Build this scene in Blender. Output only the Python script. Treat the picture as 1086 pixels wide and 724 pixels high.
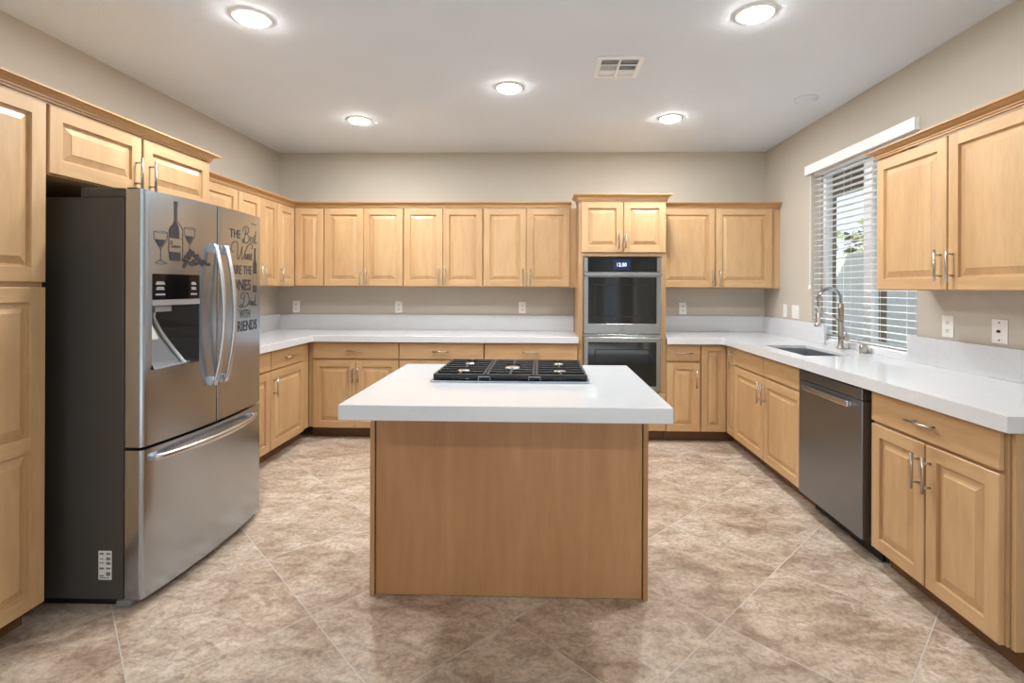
import bpy, bmesh, math, random
from mathutils import Vector, Matrix
for o in list(bpy.data.objects): bpy.data.objects.remove(o)
random.seed(4)
S = bpy.context.scene
COL = S.collection
PI = math.pi

# ------------------------------------------------------------------ camera, world, exposure
W, H_ = 1086, 724
FPX, XP, YP, EYE = 535.44, 561.016, 304.636, 1.34
cd = bpy.data.cameras.new('camera'); cam = bpy.data.objects.new('camera', cd); COL.objects.link(cam)
cd.sensor_fit = 'HORIZONTAL'; cd.sensor_width = 36.0; cd.lens = FPX / W * 36.0
cd.shift_x = (W / 2 - XP) / W; cd.shift_y = (YP - H_ / 2) / W
cd.clip_start = .05; cd.clip_end = 200
th, ro = math.radians(1.4357), math.radians(.2312)
Rv = Vector((math.cos(th), math.sin(th), 0)); Fv = Vector((-math.sin(th), math.cos(th), 0)); Uv = Vector((0, 0, 1))
R2 = Rv * math.cos(ro) + Uv * math.sin(ro); U2 = Uv * math.cos(ro) - Rv * math.sin(ro)
m = Matrix.Identity(4)
for i in range(3):
    m[i][0] = R2[i]; m[i][1] = U2[i]; m[i][2] = -Fv[i]
m[2][3] = EYE
cam.matrix_world = m
S.camera = cam
S.view_settings.view_transform = 'Standard'; S.view_settings.look = 'None'
S.view_settings.exposure = 0.29; S.view_settings.gamma = 1.0; S.view_settings.use_curve_mapping = False
LAMP_W = 17.0          # each recessed downlight
LAMP_COL = (.93, .97, 1.0)
LENS_STRENGTH = 70.0
wd = bpy.data.worlds.new('sky'); S.world = wd; wd.use_nodes = True
bg = wd.node_tree.nodes['Background']; bg.inputs[0].default_value = (.80, .90, 1.0, 1); bg.inputs[1].default_value = 1.15
sd = bpy.data.lights.new('sun', 'SUN'); sun = bpy.data.objects.new('sun', sd); COL.objects.link(sun)   # added: enters the rear openings behind the camera, bounces onto the ceiling
sd.energy = 16.0; sd.angle = .01; sd.color = (1, .97, .92); sun.rotation_euler = (math.radians(50), 0, math.radians(-40))

# ------------------------------------------------------------------ materials
def s2l(r, g, b):
    f = lambda c: (c / 255 / 12.92) if c / 255 <= .04045 else ((c / 255 + .055) / 1.055) ** 2.4
    return (f(r), f(g), f(b), 1)

def mat(name, col, rough=.5, metal=0.0, spec=.5, **kw):
    M = bpy.data.materials.new(name); M.use_nodes = True
    n = M.node_tree.nodes; b = n['Principled BSDF']
    b.inputs['Base Color'].default_value = s2l(*col)
    b.inputs['Roughness'].default_value = rough; b.inputs['Metallic'].default_value = metal
    b.inputs['Specular IOR Level'].default_value = spec
    if 'emit' in kw:
        b.inputs['Emission Color'].default_value = s2l(*kw['emit']); b.inputs['Emission Strength'].default_value = kw['es']
    if 'coat' in kw: b.inputs['Coat Weight'].default_value = kw['coat']; b.inputs['Coat Roughness'].default_value = .1
    return M

def nodes(M): return M.node_tree.nodes, M.node_tree.links, M.node_tree.nodes['Principled BSDF']

def coords(M, scale, obj=False):
    n, l, b = nodes(M)
    mp = n.new('ShaderNodeMapping'); mp.inputs['Scale'].default_value = scale
    if obj:
        t = n.new('ShaderNodeTexCoord'); l.new(t.outputs['Object'], mp.inputs['Vector'])
    else:
        g = n.new('ShaderNodeNewGeometry'); l.new(g.outputs['Position'], mp.inputs['Vector'])
    return mp

def noise(M, vec, scale, detail=4, rough=.55, dist=0):
    n, l, b = nodes(M)
    t = n.new('ShaderNodeTexNoise'); t.inputs['Scale'].default_value = scale; t.inputs['Detail'].default_value = detail
    t.inputs['Roughness'].default_value = rough; t.inputs['Distortion'].default_value = dist
    l.new(vec, t.inputs['Vector']); return t

def ramp(M, fac, stops):
    n, l, b = nodes(M)
    r = n.new('ShaderNodeValToRGB'); e = r.color_ramp.elements
    while len(e) < len(stops): e.new(.5)
    for k, (p, c) in enumerate(stops): e[k].position = p; e[k].color = s2l(*c)
    l.new(fac, r.inputs['Fac']); return r

def mix(M, fac, a, b_, mode='MIX'):
    n, l, b = nodes(M)
    x = n.new('ShaderNodeMix'); x.data_type = 'RGBA'; x.blend_type = mode
    if isinstance(fac, (int, float)): x.inputs[0].default_value = fac
    else: l.new(fac, x.inputs[0])
    for s, v in ((6, a), (7, b_)):
        if isinstance(v, tuple): x.inputs[s].default_value = s2l(*v)
        else: l.new(v, x.inputs[s])
    return x.outputs[2]

def bump(M, height, strength, dist=.002):
    n, l, b = nodes(M)
    u = n.new('ShaderNodeBump'); u.inputs['Strength'].default_value = strength; u.inputs['Distance'].default_value = dist
    l.new(height, u.inputs['Height']); l.new(u.outputs[0], b.inputs['Normal'])

def wood(name, scale, lo, mid, hi, rough=.38):
    M = mat(name, mid, rough); n, l, b = nodes(M)
    oi = n.new('ShaderNodeObjectInfo')
    mp = coords(M, scale)
    add = n.new('ShaderNodeVectorMath'); add.operation = 'ADD'
    mul = n.new('ShaderNodeMath'); mul.operation = 'MULTIPLY'; mul.inputs[1].default_value = 40
    l.new(oi.outputs['Random'], mul.inputs[0]); cb = n.new('ShaderNodeCombineXYZ')
    for k in range(3): l.new(mul.outputs[0], cb.inputs[k])
    l.new(mp.outputs[0], add.inputs[0]); l.new(cb.outputs[0], add.inputs[1])
    broad = noise(M, add.outputs[0], .55, 3, .5, .6); fine = noise(M, add.outputs[0], 5.0, 5, .65, .25)
    c1 = ramp(M, broad.outputs['Fac'], [(.3, lo), (.52, mid), (.75, hi)])
    c2 = ramp(M, fine.outputs['Fac'], [(.32, (222, 216, 208)), (.62, (255, 255, 255))])
    c = mix(M, .45, c1.outputs[0], c2.outputs[0], 'MULTIPLY')
    tone = n.new('ShaderNodeMapRange'); tone.inputs[3].default_value = .93; tone.inputs[4].default_value = 1.05
    l.new(oi.outputs['Random'], tone.inputs[0])
    hs = n.new('ShaderNodeHueSaturation'); l.new(tone.outputs[0], hs.inputs['Value']); l.new(c, hs.inputs['Color'])
    l.new(hs.outputs[0], b.inputs['Base Color'])
    return M

MAPLE = ((190, 152, 109), (199, 162, 118), (207, 171, 128))
WV = wood('maple_vertical', (5, 5, .8), *MAPLE)
WH = wood('maple_horizontal', (.8, .8, 6), *MAPLE)
ISL = wood('island_maple', (5, 5, .6), (172, 124, 82), (187, 139, 95), (199, 153, 109), .42)
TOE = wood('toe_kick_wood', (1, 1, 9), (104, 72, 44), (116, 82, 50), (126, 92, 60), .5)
CROWN = wood('crown_wood', (.8, .8, 9), (186, 140, 92), (200, 156, 106), (212, 170, 120), .35)

def wallpaint(name, col, bs=.12, sc=160):
    M = mat(name, col, .75, spec=.25); mp = coords(M, (1, 1, 1))
    t = noise(M, mp.outputs[0], sc, 3); bump(M, t.outputs['Fac'], bs, .004)
    t2 = noise(M, mp.outputs[0], 1.3, 2)
    c = ramp(M, t2.outputs['Fac'], [(.3, tuple(int(x * .985) for x in col)), (.7, col)])
    M.node_tree.links.new(c.outputs[0], nodes(M)[2].inputs['Base Color'])
    return M
WALL = wallpaint('greige_wall_paint', (196, 188, 175))
CEIL = wallpaint('white_ceiling_paint', (229, 237, 247), .35, 75)
BOUNCE_FLOOR = wallpaint('pale_bounce_floor', (214, 218, 222), .6, 220)  # unseen pale floor, added so its bounce lights the ceiling neutrally
STUCCO = wallpaint('tan_stucco', (150, 134, 112), .5, 60)

QZ = mat('white_quartz', (214, 215, 217), .11, spec=.5)
mp = coords(QZ, (1, 1, 1)); t = noise(QZ, mp.outputs[0], 1.6, 8, .6, 1.6)
c = ramp(QZ, t.outputs['Fac'], [(.0, (214, 215, 217)), (.495, (214, 215, 217)), (.503, (209, 210, 213)), (.512, (214, 215, 217))])
QZ.node_tree.links.new(c.outputs[0], nodes(QZ)[2].inputs['Base Color'])

def steel(name, col, rough, sc=(1, 1, 14), amt=.02):
    M = mat(name, col, rough, 1.0); n, l, b = nodes(M)
    mp = coords(M, sc); t = noise(M, mp.outputs[0], 3, 2)
    r = n.new('ShaderNodeMapRange'); r.inputs[3].default_value = rough - amt / 2; r.inputs[4].default_value = rough + amt
    l.new(t.outputs['Fac'], r.inputs[0]); l.new(r.outputs[0], b.inputs['Roughness'])
    return M
SS = steel('brushed_stainless_steel', (178, 186, 196), .225)
SSD = steel('dark_stainless_steel', (140, 145, 152), .32)
SSO = steel('oven_stainless_steel', (166, 166, 166), .24)
SINK = steel('satin_sink_steel', (168, 171, 174), .42, (3, 1, 1))
SSH = mat('polished_steel_handle', (208, 210, 213), .26, 1.0)
NICK = mat('brushed_nickel', (186, 180, 170), .28, 1.0)
CHROME = mat('chrome', (214, 214, 216), .10, 1.0)
COPPER = mat('brushed_bronze_sleeve', (172, 152, 132), .3, 1.0)
DARKSIDE = mat('charcoal_cabinet_enamel', (70, 67, 63), .45); 
_m = coords(DARKSIDE, (1, 1, 1)); _t = noise(DARKSIDE, _m.outputs[0], 240, 2); bump(DARKSIDE, _t.outputs['Fac'], .15, .001)
BLACK = mat('black_plastic', (16, 16, 17), .4)
GLASSBLK = mat('black_oven_glass', (13, 13, 14), .06, spec=.6)
GLOSSBLK = mat('black_gloss_panel', (10, 10, 11), .12)
IRON = mat('cast_iron', (34, 35, 37), .48)
_m = coords(IRON, (1, 1, 1)); _t = noise(IRON, _m.outputs[0], 420, 2); bump(IRON, _t.outputs['Fac'], .3, .001)
DECAL = mat('dark_vinyl_decal', (44, 44, 48), .5)
GREYPL = mat('grey_plastic', (128, 130, 134), .4)
SILVPL = mat('silver_plastic', (186, 188, 190), .28, .6)
WHITE = mat('white_plastic', (236, 234, 228), .35)
WHITETRIM = mat('white_vinyl', (247, 247, 247), .4)
SLOT = mat('dark_slot', (40, 38, 36), .6)
DUCT = mat('vent_dark', (26, 26, 26), .7)
PRINT = mat('printed_label_grey', (120, 120, 118), .6)
LABEL = mat('white_paper_label', (222, 222, 218), .6)
SCREEN = mat('blue_oven_display', (14, 20, 40), .15, emit=(18, 30, 62), es=1.0)
DIGIT = mat('lit_display_digits', (200, 210, 235), .4, emit=(196, 208, 236), es=1.0)
PANELTXT = mat('panel_lettering', (170, 170, 168), .5)
LENS = mat('downlight_lens', (255, 255, 255), .4, emit=(255, 250, 243), es=LENS_STRENGTH)
BLOCK = wallpaint('grey_block', (214, 213, 208), .5, 30)
LEAF = mat('outdoor_foliage', (96, 104, 70), .7)
GROUND = wallpaint('patio_concrete', (170, 168, 160), .4, 30)

GLASS = bpy.data.materials.new('window_glass'); GLASS.use_nodes = True
n = GLASS.node_tree.nodes; l = GLASS.node_tree.links; n.remove(n['Principled BSDF'])
tr = n.new('ShaderNodeBsdfTransparent'); tr.inputs[0].default_value = (.93, .95, .95, 1); gl = n.new('ShaderNodeBsdfGlossy'); gl.inputs['Roughness'].default_value = .02
fr = n.new('ShaderNodeFresnel'); fr.inputs[0].default_value = 1.45; mx = n.new('ShaderNodeMixShader')
gg = n.new('ShaderNodeNewGeometry'); inv = n.new('ShaderNodeMath'); inv.operation = 'SUBTRACT'; inv.inputs[0].default_value = 1; l.new(gg.outputs['Backfacing'], inv.inputs[1])
mu = n.new('ShaderNodeMath'); mu.operation = 'MULTIPLY'; l.new(fr.outputs[0], mu.inputs[0]); l.new(inv.outputs[0], mu.inputs[1])
l.new(mu.outputs[0], mx.inputs[0]); l.new(tr.outputs[0], mx.inputs[1]); l.new(gl.outputs[0], mx.inputs[2]); l.new(mx.outputs[0], n['Material Output'].inputs[0])

# floor: large diagonal stone-look tiles with thin grout
FLOOR = mat('diagonal_stone_tile', (190, 168, 145), .34, spec=.45)
def floor_nodes():
    M = FLOOR; n, l, b = nodes(M)
    g = n.new('ShaderNodeNewGeometry'); sp = n.new('ShaderNodeSeparateXYZ'); l.new(g.outputs['Position'], sp.inputs[0])
    def math_(op, a, b_=None):
        q = n.new('ShaderNodeMath'); q.operation = op
        for k, v in enumerate((a, b_)):
            if v is None: continue
            if isinstance(v, (int, float)): q.inputs[k].default_value = v
            else: l.new(v, q.inputs[k])
        return q.outputs[0]
    P = .826
    s = math_('DIVIDE', math_('ADD', math_('ADD', sp.outputs[0], sp.outputs[1]), 8 * P - .274), P)
    d = math_('DIVIDE', math_('ADD', math_('SUBTRACT', sp.outputs[0], sp.outputs[1]), 16 * P - .341), P)
    e1 = math_('ABSOLUTE', math_('SUBTRACT', math_('FRACT', s), .5)); e2 = math_('ABSOLUTE', math_('SUBTRACT', math_('FRACT', d), .5))
    grout = math_('GREATER_THAN', math_('MAXIMUM', e1, e2), .4964)
    cb = n.new('ShaderNodeCombineXYZ'); l.new(math_('FLOOR', s), cb.inputs[0]); l.new(math_('FLOOR', d), cb.inputs[1])
    wn = n.new('ShaderNodeTexWhiteNoise'); l.new(cb.outputs[0], wn.inputs['Vector'])
    off = n.new('ShaderNodeVectorMath'); off.operation = 'SCALE'; off.inputs[3].default_value = 20; l.new(wn.outputs['Color'], off.inputs[0])
    ad = n.new('ShaderNodeVectorMath'); ad.operation = 'ADD'; l.new(g.outputs['Position'], ad.inputs[0]); l.new(off.outputs[0], ad.inputs[1])
    rot = n.new('ShaderNodeMapping'); rot.inputs['Rotation'].default_value = (0, 0, .5); rot.inputs['Scale'].default_value = (1, 1.7, 1); l.new(ad.outputs[0], rot.inputs[0])
    a = noise(M, rot.outputs[0], 2.6, 9, .66, .7); a2 = noise(M, rot.outputs[0], 7, 12, .82, .8); a3 = noise(M, ad.outputs[0], 48, 5, .7, .4)
    c1 = ramp(M, a.outputs['Fac'], [(.30, (166, 142, 120)), (.44, (192, 172, 152)), (.56, (209, 193, 175)), (.72, (222, 210, 196))])
    c2 = ramp(M, a2.outputs['Fac'], [(.37, (150, 128, 108)), (.455, (198, 184, 170)), (.52, (236, 229, 219)), (.60, (255, 252, 248))])
    c = mix(M, .62, c1.outputs[0], c2.outputs[0], 'MULTIPLY')
    c3 = ramp(M, a3.outputs['Fac'], [(.36, (196, 184, 172)), (.56, (255, 255, 255))])
    c = mix(M, .6, c, c3.outputs[0], 'MULTIPLY')
    tn = n.new('ShaderNodeMapRange'); tn.inputs[3].default_value = 1.0; tn.inputs[4].default_value = 1.10; l.new(wn.outputs['Value'], tn.inputs[0])
    hs = n.new('ShaderNodeHueSaturation'); hs.inputs['Saturation'].default_value = .92; l.new(c, hs.inputs['Color']); l.new(tn.outputs[0], hs.inputs['Value'])
    c = mix(M, grout, hs.outputs[0], (196, 190, 180))
    l.new(c, b.inputs['Base Color'])
    rr = n.new('ShaderNodeMapRange'); rr.inputs[3].default_value = .26; rr.inputs[4].default_value = .48; l.new(a2.outputs['Fac'], rr.inputs[0]); l.new(rr.outputs[0], b.inputs['Roughness'])
    hgt = math_('SUBTRACT', math_('MULTIPLY', a2.outputs['Fac'], .35), grout)
    bump(M, hgt, .12, .002)
floor_nodes()

# ------------------------------------------------------------------ helpers
def new(): return bmesh.new()
def box(b, x0, x1, y0, y1, z0, z1, bev=0, mi=0):
    v = [b.verts.new((x, y, z)) for z in (z0, z1) for y in (y0, y1) for x in (x0, x1)]
    fs = [b.faces.new([v[i] for i in q]) for q in ((0, 2, 3, 1), (4, 5, 7, 6), (0, 1, 5, 4), (2, 6, 7, 3), (0, 4, 6, 2), (1, 3, 7, 5))]
    for f in fs: f.material_index = mi
    if bev:
        es = list({e for f in fs for e in f.edges})
        r = bmesh.ops.bevel(b, geom=es, offset=bev, segments=2, profile=.5, affect='EDGES')
        for f in r['faces']: f.material_index = mi
    return fs
def frame_of(d):
    d = d.normalized(); a = Vector((0, 0, 1)) if abs(d.z) < .9 else Vector((1, 0, 0))
    u = d.cross(a).normalized(); return u, d.cross(u).normalized()
def tube(b, pts, r, n=10, closed=False, cap=True):
    pts = [Vector(p) for p in pts]; k = len(pts); rings = []
    rs = r if isinstance(r, (list, tuple)) else [r] * k
    u = None
    for i, p in enumerate(pts):
        if closed: d = pts[(i + 1) % k] - pts[i - 1]
        else: d = pts[min(i + 1, k - 1)] - pts[max(i - 1, 0)]
        d = d.normalized()
        if u is None: u, w = frame_of(d)
        else:
            u = (u - d * u.dot(d)).normalized(); w = d.cross(u)
        rings.append([b.verts.new(p + (u * math.cos(2 * PI * j / n) + w * math.sin(2 * PI * j / n)) * rs[i]) for j in range(n)])
    for i in range(k if closed else k - 1):
        A, B = rings[i], rings[(i + 1) % k]
        for j in range(n): 
            f = b.faces.new((A[j], A[(j + 1) % n], B[(j + 1) % n], B[j])); f.smooth = n > 6
    if cap and not closed:
        b.faces.new(rings[0][::-1]); b.faces.new(rings[-1])
def lathe(b, prof, c, n=28, axis='z'):
    rings = []
    for r, h in prof:
        ring = []
        for j in range(n):
            a = 2 * PI * j / n; x, y = r * math.cos(a), r * math.sin(a)
            p = (x, y, h) if axis == 'z' else ((x, h, y) if axis == 'y' else (h, x, y))
            ring.append(b.verts.new((c[0] + p[0], c[1] + p[1], c[2] + p[2])))
        rings.append(ring)
    for A, B in zip(rings, rings[1:]):
        for j in range(n):
            f = b.faces.new((A[j], A[(j + 1) % n], B[(j + 1) % n], B[j])); f.smooth = True
    b.faces.new(rings[0][::-1]); b.faces.new(rings[-1])
def prism(b, poly, z0, z1, mi=0):
    A = [b.verts.new((x, y, z0)) for x, y in poly]; B = [b.verts.new((x, y, z1)) for x, y in poly]
    fs = [b.faces.new(A[::-1]), b.faces.new(B)]
    k = len(poly)
    for i in range(k): fs.append(b.faces.new((A[i], A[(i + 1) % k], B[(i + 1) % k], B[i])))
    for f in fs: f.material_index = mi
    return fs
def sweep(b, path, prof, right=True):
    """profile (out, z) swept along a 2D path with mitred corners; out points to the right (or left) of travel"""
    P = [Vector(p) for p in path]; k = len(P); rings = []
    def nrm(a, c):
        d = (c - a).normalized(); return Vector((d.y, -d.x)) if right else Vector((-d.y, d.x))
    for i in range(k):
        ns = []
        if i > 0: ns.append(nrm(P[i - 1], P[i]))
        if i < k - 1: ns.append(nrm(P[i], P[i + 1]))
        v = ns[0] if len(ns) == 1 else (ns[0] + ns[1]) / (1 + ns[0].dot(ns[1]))
        rings.append([b.verts.new((P[i].x + v.x * o, P[i].y + v.y * o, z)) for o, z in prof])
    q = len(prof)
    for A, B in zip(rings, rings[1:]):
        for j in range(q): b.faces.new((A[j], A[(j + 1) % q], B[(j + 1) % q], B[j]))
    b.faces.new(rings[0]); b.faces.new(rings[-1][::-1])
def cells(b, xs, ys, keep, z0, z1, T=None):
    """plate made of grid cells (holes where keep is False), only outer faces are built"""
    T = T or (lambda x, y, z: (x, y, z)); V = {}
    def v(i, j, k):
        if (i, j, k) not in V: V[i, j, k] = b.verts.new(T(xs[i], ys[j], (z0, z1)[k]))
        return V[i, j, k]
    K = lambda i, j: 0 <= i < len(xs) - 1 and 0 <= j < len(ys) - 1 and keep(i, j)
    for i in range(len(xs) - 1):
        for j in range(len(ys) - 1):
            if not K(i, j): continue
            b.faces.new((v(i, j, 1), v(i + 1, j, 1), v(i + 1, j + 1, 1), v(i, j + 1, 1)))
            b.faces.new((v(i, j, 0), v(i, j + 1, 0), v(i + 1, j + 1, 0), v(i + 1, j, 0)))
            for di, dj, e in ((-1, 0, ((i, j), (i, j + 1))), (1, 0, ((i + 1, j + 1), (i + 1, j))), (0, -1, ((i + 1, j), (i, j))), (0, 1, ((i, j + 1), (i + 1, j + 1)))):
                if not K(i + di, j + dj):
                    (a, c), (d, f) = e
                    b.faces.new((v(a, c, 0), v(a, c, 1), v(d, f, 1), v(d, f, 0)))
def obj(name, b, ms, parent=None, bev=0, sharp=None):
    if b.faces: bmesh.ops.recalc_face_normals(b, faces=b.faces)
    me = bpy.data.meshes.new(name); b.to_mesh(me); b.free()
    for x in (ms if isinstance(ms, (list, tuple)) else [ms]): me.materials.append(x)
    if sharp is not None:
        for p in me.polygons: p.use_smooth = True
        me.set_sharp_from_angle(angle=math.radians(sharp))
    o = bpy.data.objects.new(name, me); COL.objects.link(o)
    if parent: o.parent = parent
    if bev:
        md = o.modifiers.new('edge', 'BEVEL'); md.width = bev; md.segments = 2; md.limit_method = 'ANGLE'; md.angle_limit = math.radians(40)
    return o
def tag(o, label, cat, group=None, kind=None):
    o['label'] = label; o['category'] = cat
    if group: o['group'] = group
    if kind: o['kind'] = kind
    return o
def thing(name, label, cat, loc=(0, 0, 0), rot=0, group=None):
    o = bpy.data.objects.new(name, None); COL.objects.link(o); o.location = loc; o.rotation_euler = (0, 0, rot); o.empty_display_size = .1
    return tag(o, label, cat, group)
def struct(name, b, ms, label=None, parent=None):
    o = obj(name, b, ms, parent)
    if not parent:
        o['kind'] = 'structure'
        if label: o['label'] = label
    return o

# ------------------------------------------------------------------ room shell
XL, XR, YW, CZ, YR = -2.642, 2.189, 5.012, 2.68, -3.6
b = new(); box(b, XL - .15, XR + .2, -.4, YW + .15, -.1, 0); struct('floor', b, FLOOR, 'diagonal beige and brown stone tile floor')
b = new(); box(b, XL - .15, XR + .2, YR - .15, -.4, -.1, 0); struct('floor_adjoining', b, BOUNCE_FLOOR, 'pale floor added behind the camera to bounce daylight up')
b = new(); box(b, XL - .15, XR + .2, YR - .15, YW + .15, CZ, CZ + .1); struct('ceiling', b, CEIL, 'white textured ceiling with recessed lights')
b = new(); box(b, XL - .15, XR + .2, YR - .15, YW + .15, CZ + .1, 6.2); struct('yard_sun_block', b, STUCCO, 'unseen block added above the ceiling to shade the yard')  # solid block added above the ceiling, keeps the sun off the side yard
b = new(); box(b, XL - .15, XL, YR - .15, YW + .15, 0, CZ); struct('wall_left', b, WALL, 'greige wall behind the refrigerator side cabinets')
b = new(); box(b, XL, XR, YW, YW + .15, 0, CZ); struct('wall_back', b, WALL, 'greige wall behind the double oven')
WY0, WY1, WZ0, WZ1 = 3.0, 4.15, .932, 2.30
b = new(); cells(b, [YR - .15, WY0, WY1, YW + .15], [0, WZ0, WZ1, CZ], lambda i, j: not (i == 1 and j == 1), XR, XR + .13, lambda y, z, x: (x, y, z)); struct('wall_right', b, WALL, 'greige wall holding the sink window')
b = new(); cells(b, [YR - .15, WY0 - .005, 3.555, 3.63, WY1 + .005, YW + .15], [0, WZ0 - .005, WZ1 + .005, CZ], lambda i, j: not (i in (1, 3) and j == 1), XR + .145, XR + .2, lambda y, z, x: (x, y, z)); struct('wall_outside', b, STUCCO, 'tan stucco outside face around the sink window')
# rear wall of the adjoining room, behind the camera, with two glazed openings
ro_ = [(-2.3, .9), (1.5, 1.9)]  # wide opening is added to let daylight in, narrow one mirrors in the oven
b = new(); cells(b, [XL, -2.3, .9, 1.5, 1.9, XR], [0, .06, 2.35, CZ], lambda i, j: not (i in (1, 3) and j == 1), YR - .15, YR, lambda x, z, y: (x, y, z)); struct('wall_rear', b, WALL)
for k, (a, c) in enumerate(ro_):
    b = new()
    for q in ((a + .002, a + .06, .062, 2.348), (c - .06, c - .002, .062, 2.348), (a + .06, c - .06, .062, .12), (a + .06, c - .06, 2.29, 2.348)): box(b, q[0], q[1], YR - .11, YR - .05, q[2], q[3])
    w = struct('window_%d' % (k + 2), b, WHITETRIM, 'white framed glazed opening in the unseen rear wall, for daylight and reflections')
    b = new(); box(b, a + .06, c - .06, YR - .084, YR - .078, .12, 2.29); struct('pane', b, GLASS, parent=w)
# sink window
b = new(); x0, x1 = XR + .09, XR + .14
for q in ((WY0 + .002, WY0 + .045, WZ0 + .002, WZ1 - .002), (WY1 - .045, WY1 - .002, WZ0 + .002, WZ1 - .002), (3.55, 3.635, WZ0 + .045, WZ1 - .045)): box(b, x0, x1, *q)
for q in ((WY0 + .045, WY1 - .045, WZ0 + .002, WZ0 + .045), (WY0 + .045, WY1 - .045, WZ1 - .045, WZ1 - .002)): box(b, x0, x1, *q)
w1 = struct('window_1', b, WHITETRIM, 'white framed two-pane window behind the sink')
for a, c in ((WY0 + .045, 3.55), (3.635, WY1 - .045)):
    b = new(); box(b, x0 + .02, x0 + .026, a, c, WZ0 + .045, WZ1 - .045); struct('pane', b, GLASS, parent=w1)
# outside the window
b = new(); box(b, XR + .2, 16, -2, 24, -.2, -.1); struct('ground', b, GROUND, 'pale patio ground outside the window')
def course_wall(x0, x1, y0, y1, h):
    b = new(); z = -.1; k = 0
    while z < h - .01:
        y = y0 - (.2 if k % 2 else 0)
        while y < y1: box(b, x0, x1, y + .004, y + .396, z + .004, z + .196); y += .4
        z += .2; k += 1
    box(b, x0 + .01, x1 - .01, y0, y1, -.1, h - .01); box(b, x0 - .02, x1 + .02, y0, y1, h, h + .05)
    return b
tag(obj('block_wall', course_wall(5.4, 5.6, 3, 15, 1.9), BLOCK), 'pale grey block wall in the yard seen through the blind', 'wall')
t_ = thing('patio_cover', 'tan patio cover with posts outside the sink window', 'patio cover', (3.4, 7, -.1))
b = new(); box(b, -.95, -.35, -5.5, 4.5, 2.52, 2.62); obj('roof_deck', b, STUCCO, t_)
b = new(); box(b, -.50, -.35, -5.5, 4.5, 2.38, 2.52); obj('beam', b, STUCCO, t_)
for y in (-4.6, 0.9, 4.2):
    b = new(); box(b, -.5, -.35, y, y + .15, 0, 2.38); obj('post', b, STUCCO, t_)
def shrub(loc, r, h, label):
    rt = thing('yard_tree', label, 'tree', loc)
    b = new(); tube(b, [(0, 0, 0), (.03, .02, h * .5), (0, 0, h * .8)], [.07, .05, .03], 8); obj('trunk', b, STUCCO, rt)
    b = new()
    for k in range(420):
        a, e = random.uniform(0, 2 * PI), random.uniform(-1, 1); rr = r * random.uniform(.5, 1)
        p = Vector((rr * math.cos(a) * math.sqrt(1 - e * e), rr * math.sin(a) * math.sqrt(1 - e * e), h * .75 + rr * e * .9))
        u = Vector((random.uniform(-1, 1), random.uniform(-1, 1), random.uniform(-1, 1))).normalized(); v, w_ = frame_of(u); s = random.uniform(.08, .16)
        b.faces.new([b.verts.new(p + q) for q in (v * s, w_ * s * .5, -v * s, -w_ * s * .5)])
    obj('foliage', b, LEAF, rt)
shrub((7.3, 11.2, -.1), 1.15, 2.6, 'olive green tree beyond the yard wall, farther from the house')
shrub((6.9, 8.3, -.1), .8, 2.2, 'smaller olive green tree just beyond the yard wall')

# ------------------------------------------------------------------ cabinet builders
def door_mesh(b, w, h, T, s=.057, raise_=.034, rail=None):
    """raised-panel door, x 0..w, z 0..h, front at y=-.02 ; T maps to the root's frame"""
    V = lambda x, y, z: b.verts.new(T @ Vector((x, y, z)))
    def quad(x0, x1, z0, z1, y, mi):
        f = b.faces.new((V(x0, y, z0), V(x1, y, z0), V(x1, y, z1), V(x0, y, z1))); f.material_index = mi
    e = .003
    def ring(i, y): return [V(i, y, i), V(w - i, y, i), V(w - i, y, h - i), V(i, y, h - i)]
    def strip(A, B, mi=0):
        for k in range(4):
            f = b.faces.new((A[k], A[(k + 1) % 4], B[(k + 1) % 4], B[k])); f.material_index = mi if mi >= 0 else k % 2 == 0 and 1 or 0
    r0, r1, r2 = ring(0, 0), ring(0, -.017), ring(e, -.02)
    b.faces.new(r0[::-1]); strip(r0, r1); strip(r1, r2)
    quad(e, s, e, h - e, -.02, 0); quad(w - s, w - e, e, h - e, -.02, 0)
    quad(s, w - s, e, s, -.02, 1); quad(s, w - s, h - s, h - e, -.02, 1)
    spans = [(s, h - s)]
    if rail is not None: spans = [(s, rail - .03), (rail + .03, h - s)]; quad(s, w - s, rail - .03, rail + .03, -.02, 1)
    for za, zb in spans:
        def ring2(i, y): return [V(s + i, y, za + i), V(w - s - i, y, za + i), V(w - s - i, y, zb - i), V(s + i, y, zb - i)]
        A = ring2(0, -.02); Bq = ring2(.002, -.007); C = ring2(.010, -.0065); D = ring2(raise_ + .004, -.0165); E_ = ring2(raise_ + .006, -.0185)
        strip(A, Bq); strip(Bq, C); strip(C, D); strip(D, E_); b.faces.new(E_)
def bar_pull(b, T, c, L=.15, vert=True, r=.0058, off=.032, y0=-.02):
    P = lambda x, y, z: T @ Vector((x, y, z))
    cx, cz = c; yb = y0 - off
    ends = ((cx, cz - L / 2), (cx, cz + L / 2)) if vert else ((cx - L / 2, cz), (cx + L / 2, cz))
    tube(b, [P(ends[0][0], yb, ends[0][1]), P(ends[1][0], yb, ends[1][1])], r, 12)
    for sg in (-1, 1):
        q = (cx, cz + sg * L * .33) if vert else (cx + sg * L * .33, cz)
        tube(b, [P(q[0], y0 + .003, q[1]), P(q[0], yb, q[1])], r * .8, 10)
def add_door(root, T, x0, x1, z0, z1, handle=None, hl=.15, s=.057, raise_=.034, rail=None):
    b = new(); M = T @ Matrix.Translation((x0, 0, z0))
    door_mesh(b, x1 - x0, z1 - z0, M, s, raise_, None if rail is None else rail - z0)
    d = obj('door', b, [WV, WH], root)
    if handle:
        b = new(); bar_pull(b, T, handle, hl, True); obj('handle', b, NICK, d)
    return d
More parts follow.
